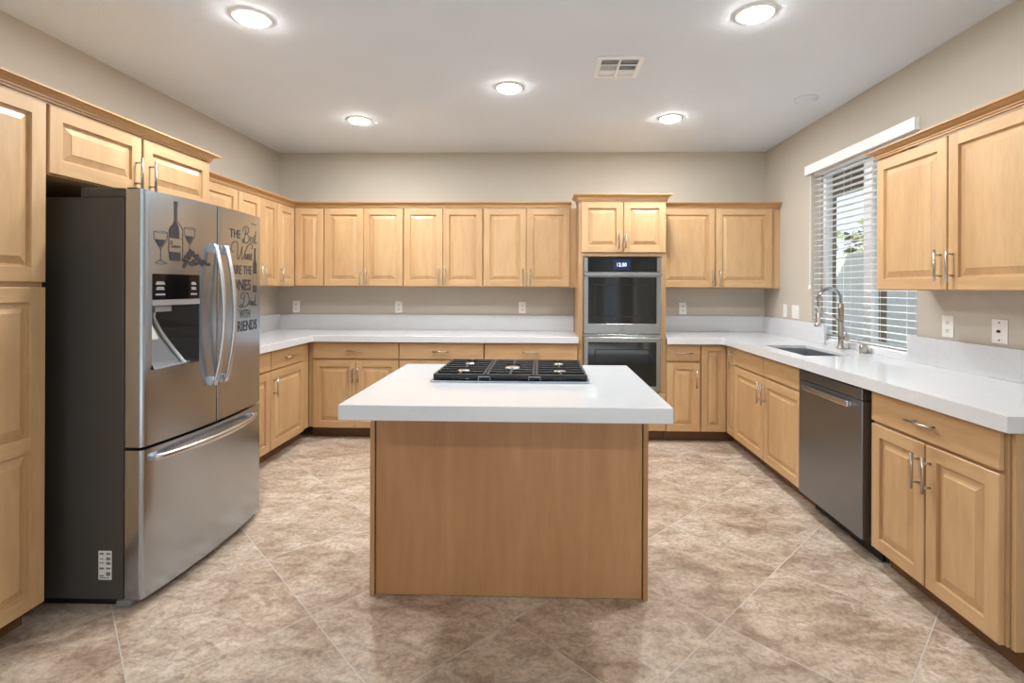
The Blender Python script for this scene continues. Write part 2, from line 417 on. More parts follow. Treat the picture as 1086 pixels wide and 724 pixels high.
def add_drawer(root, T, x0, x1, z0, z1, handle=True, name='drawer'):
    b = new(); box(b, x0, x1, -.02, 0, z0, z1, .003)
    for v in b.verts: v.co = T @ v.co
    d = obj(name, b, WH, root)
    if handle:
        b = new(); bar_pull(b, T, ((x0 + x1) / 2, (z0 + z1) / 2), .15, False); obj('handle', b, NICK, d)
    return d
I4 = Matrix.Identity(4)
def cabinet(name, label, group, loc, rot, w, depth, z0, z1, doors=(), drawers=(), toe=True, cat='cabinet', s=.057, extra=()):
    r = thing(name, label, cat, loc, rot, group)
    b = new(); box(b, 0, w, 0, depth, z0, z1, .0012)
    obj('carcass', b, WV, r)
    if toe:
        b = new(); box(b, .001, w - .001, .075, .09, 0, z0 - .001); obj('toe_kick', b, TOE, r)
    for d in doors: add_door(r, I4, *d[:4], handle=d[4] if len(d) > 4 else None, s=s, rail=d[5] if len(d) > 5 else None)
    for d in drawers: add_drawer(r, I4, *d)
    return r
ZB0, ZB1 = .102, .857
DT, DB = .848, .709      # drawer front
PT, PB = .696, .102      # base door
GB = 'maple base cabinets'; GU = 'maple wall cabinets'
YBF = 4.408              # carcass front of the back run
def base_back(x0, x1, label, dr, doors):
    cabinet('base_cabinet', label, GB, (x0, YBF, 0), 0, x1 - x0, YW - .003 - YBF, ZB0, ZB1,
            [(a - x0, c - x0, PB, PT, (h - x0, .578)) for a, c, h in doors], [(a - x0, c - x0, DB, DT, True) for a, c in dr])
base_back(-2.05, -1.248, 'maple base cabinet at the left corner of the back wall, one drawer over two doors', [(-2.005, -1.252)], [(-2.005, -1.632, -1.652), (-1.628, -1.252, -1.603)])
base_back(-1.246, -.502, 'maple base cabinet left of the cooktop on the back wall, second from the left corner', [(-1.242, -.506)], [(-1.242, -.876, -.905), (-.872, -.506, -.843)])
base_back(-.498, .317, 'maple base cabinet directly left of the double oven, wide drawer over two doors', [(-.493, .312)], [(-.493, -.093, -.122), (-.089, .312, -.06)])
# right of oven
cabinet('base_cabinet', 'narrow maple base cabinet directly right of the double oven, one drawer over one door', GB, (1.0785, YBF, 0), 0, .297, YW - .003 - YBF, ZB0, ZB1,
        [(.004, .291, PB, PT, (.256, .555))], [(.004, .291, DB, DT, True)])
# corner (lazy susan) base cabinet
r = thing('corner_base_cabinet', 'maple corner base cabinet with two narrow full-height doors meeting at an inside corner', 'cabinet', (1.378, YBF, 0), 0, GB)
ox, oy = 1.378, YBF
b = new(); prism(b, [(x - ox, y - oy) for x, y in ((1.378, YBF), (1.614, YBF), (1.614, 4.21), (2.186, 4.21), (2.186, 5.009), (1.378, 5.009))], ZB0, ZB1); obj('carcass', b, WV, r)
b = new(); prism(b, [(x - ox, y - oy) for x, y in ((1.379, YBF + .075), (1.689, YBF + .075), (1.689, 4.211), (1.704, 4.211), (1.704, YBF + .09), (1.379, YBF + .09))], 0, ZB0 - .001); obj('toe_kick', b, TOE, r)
add_door(r, I4, .003, .212, PB, DT, s=.05, raise_=.03)
TR = Matrix.Translation((1.614 - ox, 4.386 - oy, 0)) @ Matrix.Rotation(-PI / 2, 4, 'Z')
add_door(r, TR, .003, .172, PB, DT, handle=(.145, .752), s=.042, raise_=.026)
# right run (faces -X): local x runs towards the camera
RX = 1.614
def run_right(name, y_far, y_near, label, doors, drawers, group=GB, x=RX, z0=ZB0, z1=ZB1, toe=True):
    f = lambda y: y_far - y
    return cabinet(name, label, group, (x, y_far, 0), -PI / 2, y_far - y_near, XR - .003 - x, z0, z1,
                   [(f(a), f(c), d0, d1, (f(h), hz)) for a, c, d0, d1, h, hz in doors], [(f(a), f(c), DB, DT, h) for a, c, h in drawers], toe)
# sink cabinet: open-topped box so that the basin can hang inside
sy0, sy1 = 4.208, 3.133
r = thing('sink_base_cabinet', 'maple sink base cabinet left of the dishwasher, two false fronts over two doors', 'cabinet', (RX, sy0, 0), -PI / 2, GB)
w_ = sy0 - sy1; dp = XR - .003 - RX
b = new()
for q in ((0, .018, .0, dp, ZB0, ZB1), (w_ - .018, w_, 0, dp, ZB0, ZB1), (.018, w_ - .018, 0, dp, ZB0, ZB0 + .018), (.018, w_ - .018, dp - .012, dp, ZB0 + .018, ZB1), (.018, w_ - .018, 0, .018, ZB0 + .018, ZB1)): box(b, *q)
obj('carcass', b, WV, r)
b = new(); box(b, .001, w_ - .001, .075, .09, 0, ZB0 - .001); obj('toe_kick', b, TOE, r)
f = lambda y: sy0 - y
add_door(r, I4, f(4.204), f(3.669), PB, PT, (f(3.70), .585)); add_door(r, I4, f(3.661), f(3.138), PB, PT, (f(3.632), .585))
add_drawer(r, I4, f(4.204), f(3.669), DB, DT, False, 'false_front'); add_drawer(r, I4, f(3.661), f(3.138), DB, DT, False, 'false_front')
run_right('base_cabinet', 2.482, 1.785, 'maple base cabinet right of the dishwasher at the near end of the counter', [(2.478, 2.143, PB, PT, 2.172, .575), (2.135, 1.798, PB, PT, 2.108, .575)], [(2.478, 1.798, True)])
b = new(); box(b, 1.622, XR - .003, 1.765, 1.783, .10, ZB1, .0015); box(b, 1.70, XR - .003, 1.768, 1.783, 0, .10)
tag(obj('end_panel', b, WV), 'pale maple end panel closing the near end of the window-side base cabinets', 'panel')
# left run (faces +X): local x runs away from the camera
LX = -2.053
def run_left(name, y_near, y_far, label, doors, drawers, x=LX, z0=ZB0, z1=ZB1, toe=True, group=GB, hz=None, s=.057):
    f = lambda y: y - y_near
    return cabinet(name, label, group, (x, y_near, 0), PI / 2, y_far - y_near, x - XL - .003, z0, z1,
                   [(f(d[0]), f(d[1]), d[2], d[3], (f(d[4]), d[5]) if d[4] is not None else None) + tuple(d[6:]) for d in doors], [(f(a), f(c), DB, DT, h) for a, c, h in drawers], toe, s=s)
run_left('base_cabinet', 2.985, 3.746, 'maple base cabinet beside the refrigerator, mostly hidden behind it', [(2.99, 3.366, PB, PT, 3.335, .578), (3.37, 3.743, PB, PT, 3.40, .578)], [(2.99, 3.743, True)])
run_left('base_cabinet', 3.748, 4.405, 'maple base cabinet on the left wall beside the corner, drawer over one door', [(3.752, 4.272, PB, PT, 3.79, .578)], [(3.752, 4.272, True)])
# ------------------------------------------------------------------ wall cabinets
UZ0, UZ1 = 1.338, 2.075
UD0, UD1 = 1.347, 2.070
UY = 4.699
def wall_back_cab(x0, x1, label, doors):
    cabinet('wall_cabinet', label, GU, (x0, UY, UZ0), 0, x1 - x0, YW - .003 - UY, 0, UZ1 - UZ0,
            [(a - x0, c - x0, UD0 - UZ0, UD1 - UZ0, (h - x0, 1.437 - UZ0)) for a, c, h in doors], toe=False)
wall_back_cab(-2.043, -1.2935, 'maple two-door wall cabinet beside the back left corner cabinet', [(-2.039, -1.668, -1.696), (-1.664, -1.298, -1.636)])
wall_back_cab(-1.2915, -.549, 'maple two-door wall cabinet in the middle of the three left of the oven', [(-1.287, -.924, -.95), (-.920, -.554, -.893)])
wall_back_cab(-.547, .318, 'maple two-door wall cabinet directly left of the oven tower', [(-.541, -.145, -.173), (-.141, .260, -.105)])
wall_back_cab(1.0795, 2.186, 'wide maple two-door wall cabinet directly right of the oven tower', [(1.084, 1.590, 1.563), (1.601, 2.110, 1.63)])
# corner wall cabinet (L shaped)
r = thing('corner_wall_cabinet', 'maple corner wall cabinet with two doors meeting at the back left corner', 'cabinet', (-2.337, UY, UZ0), 0, GU)
ox, oy = -2.337, UY
b = new(); prism(b, [(x - ox, y - oy) for x, y in ((-2.337, 4.382), (-2.337, UY), (-2.045, UY), (-2.045, 5.009), (-2.639, 5.009), (-2.639, 4.382))], 0, UZ1 - UZ0); obj('carcass', b, WV, r)
add_door(r, I4, .022, .289, UD0 - UZ0, UD1 - UZ0)
TL = Matrix.Translation((0, 4.386 - oy, 0)) @ Matrix.Rotation(PI / 2, 4, 'Z')
add_door(r, TL, 0, .288, UD0 - UZ0, UD1 - UZ0, handle=(.032, .1))
def wall_left_cab(y0, y1, label, doors, x=-2.337, z0=UZ0, z1=UZ1, d0=UD0, d1=UD1, hz=1.437, hl=.15, name='wall_cabinet'):
    cabinet(name, label, GU, (x, y0, z0), PI / 2, y1 - y0, x - XL - .003, 0, z1 - z0,
            [(a - y0, c - y0, d0 - z0, d1 - z0, (h - y0, hz - z0)) for a, c, h in doors], toe=False)
wall_left_cab(3.800, 4.381, 'maple two-door wall cabinet on the left wall beside the corner cabinet', [(3.803, 4.108, 4.082), (4.112, 4.379, 4.138)])
wall_left_cab(2.985, 3.798, 'maple two-door wall cabinet on the left wall just past the refrigerator top', [(2.988, 3.388, 3.36), (3.392, 3.795, 3.42)])
wall_left_cab(1.951, 2.925, 'deep maple two-door cabinet over the refrigerator', [(1.955, 2.418, 2.382), (2.432, 2.921, 2.468)], x=-1.975, z0=1.783, z1=2.066, d0=1.787, d1=2.062, hz=1.882, name='over_fridge_cabinet')
# window-side wall cabinet
r = thing('wall_cabinet', 'maple two-door wall cabinet right of the sink window', 'cabinet', (1.913, 2.908, 1.332), -PI / 2, GU)
b = new(); box(b, 0, 1.01, 0, XR - .003 - 1.913, 0, .735, .0012); obj('carcass', b, WV, r)
add_door(r, I4, .003, .496, .004, .726, (.465, .12)); add_door(r, I4, .504, 1.007, .004, .726, (.535, .12))
# pantry
r = run_left('pantry_cabinet', 1.10, 1.947, 'tall maple pantry cabinet at the left edge, beside the refrigerator side',
    [(1.104, 1.52, .095, 1.333, None, 0, .73), (1.526, 1.944, .095, 1.333, None, 0, .73), (1.104, 1.52, 1.353, 2.06, None, 0), (1.526, 1.944, 1.353, 2.06, None, 0)], [], x=-1.975, z0=.09, z1=2.066, group='maple tall cabinets')

# oven tower
OX0, OX1 = .321, 1.076
r = thing('oven_tower_cabinet', 'tall maple cabinet housing the double wall oven, two doors above the oven', 'cabinet', (OX0, 4.405, 0), 0, 'maple tall cabinets')
w_ = OX1 - OX0; dp = YW - .003 - 4.405
b = new(); box(b, 0, .040, 0, dp, ZB0, 2.09); box(b, w_ - .040, w_, 0, dp, ZB0, 2.09); box(b, .04, w_ - .04, 0, dp, 1.612, 2.09); box(b, .04, w_ - .04, 0, dp, ZB0, .435); box(b, .04, w_ - .04, dp - .012, dp, .435, 1.612)
obj('carcass', b, WV, r)
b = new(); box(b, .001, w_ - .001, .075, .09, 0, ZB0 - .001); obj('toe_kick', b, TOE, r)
add_door(r, I4, .022, .3815, 1.646, 2.086, (.345, 1.742), .13); add_door(r, I4, .3865, .749, 1.646, 2.086, (.392 + .012, 1.745), .13)
add_drawer(r, I4, .004, w_ - .004, .105, .42, False)

# double oven
r = thing('double_wall_oven', 'stainless and black glass double wall oven with a lit blue display', 'oven', (.695, 4.405, .44))
hw = .331
b = new(); box(b, -.330, .330, -.004, .52, .0, 1.165, .002); obj('housing', b, SSD, r)
yf = -.040
def zl(z): return z - .44
b = new(); box(b, -hw, hw, yf + .008, -.005, zl(1.478), zl(1.603), .002); cp = obj('control_panel', b, GLOSSBLK, r)
for sx in (-1, 1):
    b = new(); box(b, sx * hw if sx < 0 else hw - .034, -hw + .034 if sx < 0 else hw, yf + .004, yf + .0075, zl(1.478), zl(1.603), .001); obj('end_trim', b, SSO, cp)
b = new(); box(b, -.078, .068, yf + .006, yf + .0078, zl(1.495), zl(1.583)); ds = obj('display', b, SCREEN, cp)

def text_mesh(body, x0, x1, z0, z1, T, bold=0.0, b=None, shear=0):
    cu = bpy.data.curves.new('lettering', 'FONT'); cu.body = body; cu.offset = bold; cu.shear = shear; cu.resolution_u = 3
    to = bpy.data.objects.new('lettering', cu); COL.objects.link(to)
    dg = bpy.context.evaluated_depsgraph_get(); dg.update()
    me = to.evaluated_get(dg).to_mesh()
    co = [v.co.copy() for v in me.vertices]
    ax, bx_ = min(c.x for c in co), max(c.x for c in co); ay, by = min(c.y for c in co), max(c.y for c in co)
    own = b is None
    b = b or new()
    vs = [b.verts.new(T(x0 + (c.x - ax) / (bx_ - ax) * (x1 - x0), z0 + (c.y - ay) / (by - ay) * (z1 - z0))) for c in co]
    for p in me.polygons:
        try: b.faces.new([vs[i] for i in p.vertices])
        except ValueError: pass
    to.to_mesh_clear() if hasattr(to, 'to_mesh_clear') else None
    bpy.data.objects.remove(to); bpy.data.curves.remove(cu)
    return b
TO = lambda x, z: Vector((x, yf + .0052, z))
obj('clock_digits', text_mesh('12:30', -.046, .036, zl(1.523), zl(1.555), TO, .012), DIGIT, ds)
def oven_door(z0, z1, gz0, gz1, hz, badge):
    b = new(); cells(b, [-hw, -.293, .293, hw], [zl(z0), zl(gz0), zl(gz1), zl(z1)], lambda i, j: not (i == 1 and j == 1), yf, -.006, lambda x, z, y: (x, y, z))
    d = obj('oven_door', b, SSO, r, bev=.002)
    b = new(); box(b, -.2928, .2928, yf + .003, -.008, zl(gz0) + .0002, zl(gz1) - .0002); g = obj('glass', b, GLASSBLK, d)
    # inner window outline seen as a slightly different black
    b = new(); cells(b, [-.235, -.228, .228, .235], [zl(gz0) + .06, zl(gz0) + .067, zl(gz1) - .067, zl(gz1) - .06], lambda i, j: not (i == 1 and j == 1), yf + .0022, yf + .003, lambda x, z, y: (x, y, z)); obj('window_border', b, BLACK, g)
    b = new(); box(b, -hw, hw, yf - .052, yf - .030, zl(hz) - .014, zl(hz) + .014, .005)
    for sx in (-1, 1): box(b, sx * .30 - .014, sx * .30 + .014, yf - .031, yf + .002, zl(hz) - .011, zl(hz) + .011, .003)
    obj('handle', b, SSO, d)
    if badge:
        b = new(); tube(b, [(-.004 + .016 * math.cos(a), yf - .002, zl(.985) + .016 * math.sin(a)) for a in [2 * PI * k / 28 for k in range(28)]], .0025, 8, True)
        text_mesh('GE', -.013, .005, zl(.976), zl(.994), lambda x, z: Vector((x, yf - .0012, z)), .01, b, .3); obj('badge', b, SSD, d)
oven_door(.944, 1.474, 1.030, 1.430, 1.452, True)
oven_door(.448, .936, .492, .872, .906, False)

# ------------------------------------------------------------------ crown mouldings
def crown(path, z0, z1, label, right):
    h = z1 - z0; pr = [(-.012, 0), (.003, 0), (.003, .009), (.010, .010), (.010, .017), (.006, .018), (.008, h * .45), (.016, h * .62), (.028, h * .73), (.034, h * .76), (.034, h * .83), (.043, h * .84), (.043, h), (-.012, h)]
    b = new(); sweep(b, path, [(o, z0 + z) for o, z in pr], right)
    tag(obj('crown_moulding', b, CROWN), label, 'moulding', 'maple crown mouldings')
crown([(-1.957, 1.10), (-1.957, 2.930), (-2.33, 2.930)], 2.0675, 2.112, 'maple crown moulding over the pantry and refrigerator cabinet', True)
crown([(-2.319, 2.99), (-2.319, 4.681), (.272, 4.681)], 2.0765, 2.128, 'long maple crown moulding from the left wall to the oven tower', True)
crown([(.317, 4.64), (.317, 4.387), (1.080, 4.387), (1.080, 4.64)], 2.0915, 2.148, 'raised maple crown moulding on top of the oven tower', True)
crown([(1.09, 4.681), (2.180, 4.681)], 2.0765, 2.124, 'short maple crown moulding right of the oven tower', True)
crown([(2.185, 2.910), (1.893, 2.910), (1.893, 1.90)], 2.0685, 2.112, 'maple crown moulding on the cabinet right of the window', True)

# ------------------------------------------------------------------ worktops
CT0, CT1 = .858, .914
Xf, Ye, Xe = -1.998, 4.353, 1.559
r = thing('countertop', 'white quartz L-shaped worktop from the refrigerator to the oven', 'countertop', (-2.3, 4.6, CT0))
O = Vector(r.location)
def loc_obj(name, b, ms, root, **k):
    for v in b.verts: v.co = v.co - Vector(root.location)
    return obj(name, b, ms, root, **k)
b = new(); prism(b, [(XL + .002, 2.955), (Xf, 2.955), (Xf, Ye), (.320, Ye), (.320, YW - .002), (XL + .002, YW - .002)], CT0, CT1); loc_obj('slab', b, QZ, r, bev=.003)
b = new(); prism(b, [(XL + .002, 2.955), (XL + .022, 2.955), (XL + .022, YW - .022), (.319, YW - .022), (.319, YW - .002), (XL + .002, YW - .002)], CT1, 1.064); loc_obj('backsplash', b, QZ, r, bev=.002)
r = thing('countertop', 'white quartz worktop around the sink, right of the oven', 'countertop', (1.9, 3.5, CT0))
SX0, SX1, SY0, SY1 = 1.672, 1.985, 3.24, 3.84
b = new(); xs = [1.0785, Xe, SX0, SX1, XR - .002]; ys = [1.728, SY0, SY1, Ye, YW - .002]
cells(b, xs, ys, lambda i, j: (j == 3 or i >= 1) and not (i == 2 and j == 1), CT1 - .02, CT1); loc_obj('slab', b, QZ, r)
b = new(); q = .02
prism(b, [(1.0785, Ye), (Xe, Ye), (Xe, 1.728), (XR - .002, 1.728), (XR - .002, 1.728 + q), (Xe + q, 1.728 + q), (Xe + q, Ye + q), (1.0785, Ye + q)], CT0, CT1 - .0201); loc_obj('mitred_edge', b, QZ, r)
b = new(); prism(b, [(1.079, YW - .022), (XR - .022, YW - .022), (XR - .022, 3.93), (XR - .002, 3.93), (XR - .002, YW - .002), (1.079, YW - .002)], CT1, 1.066); loc_obj('backsplash', b, QZ, r, bev=.002)
b = new(); box(b, XR - .022, XR - .002, 1.73, 3.045, CT1, 1.066); loc_obj('backsplash', b, QZ, r, bev=.002)
b = new(); box(b, XR - .012, XR + .088, 3.052, 3.925, CT1, .930); box(b, XR - .012, XR - .002, 3.052, 3.925, .930, .95); loc_obj('window_sill', b, QZ, r, bev=.002)

# ------------------------------------------------------------------ sink and tap
r = thing('kitchen_sink', 'dark stainless undermount sink in the window-side worktop', 'sink', (1.828, 3.54, .66))
b = new(); x0, x1, y0, y1 = SX0 - .010, SX1 + .010, SY0 - .010, SY1 + .010
cells(b, [x0 - .012, x0, x1, x1 + .012], [y0 - .012, y0, y1, y1 + .012], lambda i, j: not (i == 1 and j == 1), .852, .8575)
def basin(b, x0, x1, y0, y1, zt, zb):
    R = [[b.verts.new((x, y, z)) for x, y in ((x0 + i, y0 + i), (x1 - i, y0 + i), (x1 - i, y1 - i), (x0 + i, y1 - i))] for i, z in ((0, zt), (.004, zb + .02), (.02, zb))]
    for A, B in zip(R, R[1:]):
        for k in range(4): b.faces.new((A[k], A[(k + 1) % 4], B[(k + 1) % 4], B[k]))
    b.faces.new(R[-1])
basin(b, SX0 + .0008, SX1 - .0008, SY0 + .0008, SY1 - .0008, .893, .672)
loc_obj('basin', b, SINK, r)
b = new(); lathe(b, [(.045, .6725), (.045, .677), (.03, .678), (.028, .674)], (1.83, 3.54, 0)); loc_obj('drain', b, CHROME, r)
b = new()
for k in range(12): 
    x = SX0 + .03 + k * .023; tube(b, [(x, SY0 + .03, .692), (x, SY1 - .03, .692)], .0025, 6)
for y in (SY0 + .03, SY0 + .2, SY1 - .2, SY1 - .03): tube(b, [(SX0 + .025, y, .688), (SX1 - .027, y, .688)], .003, 6)
for x in (SX0 + .03, SX1 - .04):
    for y in (SY0 + .035, SY1 - .035): tube(b, [(x, y, .6722), (x, y, .69)], .004, 6)
loc_obj('bottom_grid', b, SSH, r)

fx, fy = 2.125, 3.64
r = thing('kitchen_tap', 'tall spring-neck pull-down kitchen tap beside the sink window', 'tap', (fx, fy, CT1))
b = new(); lathe(b, [(.027, 0), (.027, .006), (.019, .012), (.0175, .04), (.0175, .185), (.015, .19)], (0, 0, .0005)); obj('tap_body', b, NICK, r)
b = new(); lathe(b, [(.0185, .188), (.0185, .318), (.014, .322)], (0, 0, 0)); obj('sleeve', b, COPPER, r)
arc = [(0, 0, .315), (0, 0, .335)] + [(-.079 + .079 * math.cos(a), 0, .352 + .074 * math.sin(a)) for a in [PI * k / 16 for k in range(17)]] + [(-.160, 0, .335), (-.160, 0, .285)]
b = new(); tube(b, arc, .007, 10); hs = obj('hose', b, SSD, r)
b = new()
def dense(pts, n):
    out = []
    for a, c in zip(pts, pts[1:]):
        for k in range(n): out.append(Vector(a).lerp(Vector(c), k / n))
    return out + [Vector(pts[-1])]
dp_ = dense(arc[:-1], 24); coil = []
for i, p in enumerate(dp_):
    d = (dp_[min(i + 1, len(dp_) - 1)] - dp_[max(i - 1, 0)]).normalized(); u = Vector((0, 1, 0)); w = d.cross(u)
    a = i * 2 * PI / 9; coil.append(p + (u * math.cos(a) + w * math.sin(a)) * .0112)
tube(b, coil, .0024, 5); obj('spring', b, CHROME, hs)
b = new(); lathe(b, [(.010, .300), (.014, .29), (.014, .25), (.0155, .245), (.0155, .185), (.017, .18), (.024, .168), (.024, .156), (.016, .155)], (-.160, 0, 0)); obj('spray_head', b, CHROME, r)
b = new(); tube(b, [(-.004, 0, .196), (-.145, 0, .262)], .0055, 10); tube(b, [(-.160 + .018 * math.cos(a), .018 * math.sin(a), .268) for a in [2 * PI * k / 20 for k in range(20)]], .004, 8, True); obj('support_arm', b, CHROME, r)
b = new(); tube(b, [(.0, -.010, .078), (0, -.058, .078)], [.013, .017], 14); lathe(b, [(.017, -.075), (.019, -.068), (.019, -.054), (.015, -.05)], (0, 0, .078), 20, 'y')
tube(b, [(0, -.062, .085), (.004, -.060, .115), (0, -.03, .165)], [.005, .0045, .004], 8); obj('lever', b, NICK, r)
b = new(); lathe(b, [(.026, 0), (.026, .045), (.022, .053)], (2.135, 3.40, CT1 + .0005)); lathe(b, [(.020, .053), (.019, .056)], (2.135, 3.40, CT1 + .0005))
o = obj('air_gap_cap', b, NICK); tag(o, 'short nickel cylinder cap beside the kitchen tap', 'cap')

# ------------------------------------------------------------------ dishwasher
r = thing('dishwasher', 'dark stainless dishwasher built in under the window-side worktop', 'dishwasher', (1.66, 3.128, 0), -PI / 2)
b = new(); box(b, .004, .612, 0, .50, .10, .85); obj('tub', b, BLACK, r)
b = new(); box(b, .002, .610, -.086, -.002, .108, .788, .004); d = obj('door', b, SSD, r)
b = new(); box(b, .002, .610, -.086, -.002, .792, .846, .003); obj('control_strip', b, SSD, r)
b = new(); box(b, .085, .54, -.118, -.102, .742, .772, .005)
for x in (.095, .53): box(b, x - .009, x + .009, -.103, -.084, .745, .769, .002)
obj('handle', b, SSH, d)
b = new(); box(b, .004, .612, .015, .03, .002, .099); obj('toe_panel', b, BLACK, r)
b = new(); box(b, .616, .640, -.02, .3, .10, .85); obj('side_gap_dark', b, BLACK, r)  # black strip stands in for the dark gap beside the dishwasher

# ------------------------------------------------------------------ refrigerator
FY0, FY1, FZ = 2.055, 2.937, 1.742
r = thing('refrigerator', 'stainless french-door refrigerator with dark grey sides and wine stickers', 'refrigerator', (-2.2, 2.496, 0))
ML = lambda b, name, ms, par=None, **k: (([setattr(v, 'co', v.co - Vector(r.location)) for v in b.verts]), obj(name, b, ms, par or r, **k))[1]
b = new(); box(b, -2.60, -1.735, FY0, FY1, .035, 1.708, .004); body = ML(b, 'cabinet_body', DARKSIDE)
b = new(); box(b, -1.925, -1.735, FY0 + .003, FY0 + .085, 1.7085, 1.748, .005); box(b, -1.735, -1.69, FY0 + .012, FY0 + .07, 1.7425, 1.752, .004); ML(b, 'hinge_cover', DARKSIDE)
b = new(); box(b, -1.925, -1.735, FY1 - .085, FY1 - .003, 1.7085, 1.748, .005); ML(b, 'hinge_cover', DARKSIDE)
b = new(); box(b, -1.76, -1.700, FY0 - .006, FY0 + .055, .010, .034, .005); ML(b, 'levelling_foot', GREYPL)
b = new(); box(b, -1.76, -1.700, FY1 - .055, FY1 + .002, .010, .034, .005); ML(b, 'levelling_foot', GREYPL)
b = new(); box(b, -2.56, -1.76, FY0 + .02, FY1 - .02, .004, .034); ML(b, 'base_grille', BLACK)
def xbow(y): return -1.655 + .034 * (1 - ((y - 2.496) / .441) ** 2)
def xface(y, y0, y1, r0, r1):
    x = xbow(y); d = y - y0
    if d < r0: x -= r0 - math.sqrt(max(0, r0 * r0 - (r0 - d) ** 2))
    d = y1 - y
    if d < r1: x -= r1 - math.sqrt(max(0, r1 * r1 - (r1 - d) ** 2))
    return x
def fridge_front(name, y0, y1, z0, z1, r0, r1, hole=None):
    b = new(); XB = -1.728
    ys = sorted(set([y0 + r0 * (1 - math.cos(PI / 2 * k / 6)) for k in range(7)] + [y1 - r1 * (1 - math.cos(PI / 2 * k / 6)) for k in range(7)] + [y0 + (y1 - y0) * k / 16 for k in range(1, 16)] + ([hole[0], hole[1]] if hole else [])))
    ys = [y for k, y in enumerate(ys) if k == 0 or y - ys[k - 1] > 1e-5]
    zs = [z0] + ([hole[2], hole[3]] if hole else []) + [z1]
    F = [[b.verts.new((xface(y, y0, y1, r0, r1), y, z)) for z in zs] for y in ys]
    for i in range(len(ys) - 1):
        for j in range(len(zs) - 1):
            if hole and hole[0] - 1e-6 <= ys[i] and ys[i + 1] <= hole[1] + 1e-6 and j == 1: continue
            b.faces.new((F[i][j], F[i + 1][j], F[i + 1][j + 1], F[i][j + 1]))
    B = [[b.verts.new((XB, y, z)) for z in (z0, z1)] for y in ys]
    for i in range(len(ys) - 1):
        b.faces.new((F[i][0], B[i][0], B[i + 1][0], F[i + 1][0])); b.faces.new((F[i][-1], F[i + 1][-1], B[i + 1][1], B[i][1])); b.faces.new((B[i][0], B[i][1], B[i + 1][1], B[i + 1][0]))
    b.faces.new([F[0][j] for j in range(len(zs))] + [B[0][1], B[0][0]]); b.faces.new([F[-1][j] for j in range(len(zs))][::-1] + [B[-1][0], B[-1][1]])
    return ML(b, name, SS, sharp=40)
SPL = 2.486
HOLE = (2.097, 2.358, .983, 1.392)
fl = fridge_front('fridge_door', FY0, SPL - .004, .668, 1.742, .016, .004, HOLE)
frd = fridge_front('fridge_door', SPL + .004, FY1, .668, 1.742, .004, .016)
fd = fridge_front('freezer_drawer', FY0, FY1, .035, .655, .016, .016)
def curve_handle(y, z0, z1, par):
    b = new(); pts = []
    for k in range(25):
        t = k / 24; z = z0 + (z1 - z0) * t; x = xbow(y) + .018 + .048 * math.sin(PI * t) ** .8
        pts.append((x, y, z))
    # oval bar: sweep an ellipse
    n_ = 14; rings = []
    for k, p in enumerate(pts):
        rings.append([b.verts.new((p[0] + .010 * math.cos(2 * PI * j / n_), p[1] + .0135 * math.sin(2 * PI * j / n_), p[2])) for j in range(n_)])
    for A, B in zip(rings, rings[1:]):
        for j in range(n_): f = b.faces.new((A[j], A[(j + 1) % n_], B[(j + 1) % n_], B[j])); f.smooth = True
    b.faces.new(rings[0][::-1]); b.faces.new(rings[-1])
    for z in (z0 + .02, z1 - .02): box(b, xbow(y) - .004, xbow(y) + .022, y - .010, y + .010, z - .022, z + .022, .003)
    ML(b, 'handle', SSH, par)
curve_handle(2.440, .855, 1.545, fl); curve_handle(2.524, .855, 1.545, frd)
b = new(); rings = []; n_ = 14
for k in range(31):
    t = k / 30; y = 2.095 + (2.835 - 2.095) * t; x = xbow(y) + .016 + .042 * math.sin(PI * t) ** .7
    rings.append([b.verts.new((x + .010 * math.cos(2 * PI * j / n_), y, .612 + .014 * math.sin(2 * PI * j / n_))) for j in range(n_)])
for A, B in zip(rings, rings[1:]):
    for j in range(n_): f = b.faces.new((A[j], A[(j + 1) % n_], B[(j + 1) % n_], B[j])); f.smooth = True
b.faces.new(rings[0][::-1]); b.faces.new(rings[-1])
for y in (2.112, 2.818): box(b, xbow(y) - .004, xbow(y) + .022, y - .022, y + .022, .600, .624, .003)
ML(b, 'handle', SSH, fd)
# ice and water dispenser
h0, h1, hz0, hz1 = HOLE
yc = lambda y: xbow(y)
def slabx(b, y0, y1, z0, z1, xo, n_=4, depth=.012):
    """thin panel following the bowed door"""
    ys = [y0 + (y1 - y0) * k / n_ for k in range(n_ + 1)]
    A = [[b.verts.new((yc(y) + xo - d, y, z)) for z in (z0, z1) for d in (0, depth)] for y in ys]
    for P, Q in zip(A, A[1:]):
        b.faces.new((P[0], Q[0], Q[2], P[2])); b.faces.new((P[1], P[3], Q[3], Q[1])); b.faces.new((P[0], P[1], Q[1], Q[0])); b.faces.new((P[2], Q[2], Q[3], P[3]))
    b.faces.new((A[0][0], A[0][2], A[0][3], A[0][1])); b.faces.new((A[-1][0], A[-1][1], A[-1][3], A[-1][2]))
b = new(); slabx(b, h0 + .0005, h1 - .0005, 1.281, hz1 - .0005, -.0005); pan = ML(b, 'dispenser_panel', GLOSSBLK, fl)
b = new()
for y, w, z, hgt in ((2.137, .045, 1.349, .006), (2.137, .036, 1.356, .005), (2.137, .040, 1.326, .006), (2.137, .032, 1.333, .005), (2.137, .046, 1.303, .007), (2.322, .030, 1.349, .006), (2.320, .022, 1.356, .005), (2.322, .028, 1.326, .006), (2.320, .028, 1.333, .005), (2.322, .038, 1.303, .007)):
    slabx(b, y - w / 2, y + w / 2, z - hgt / 2, z + hgt / 2, .0004, 1, .001)
ML(b, 'button_lettering', PANELTXT, pan)
b = new(); slabx(b, h0 + .0005, h1 - .0005, 1.256, 1.280, .001); ML(b, 'dispenser_trim', SILVPL, fl)
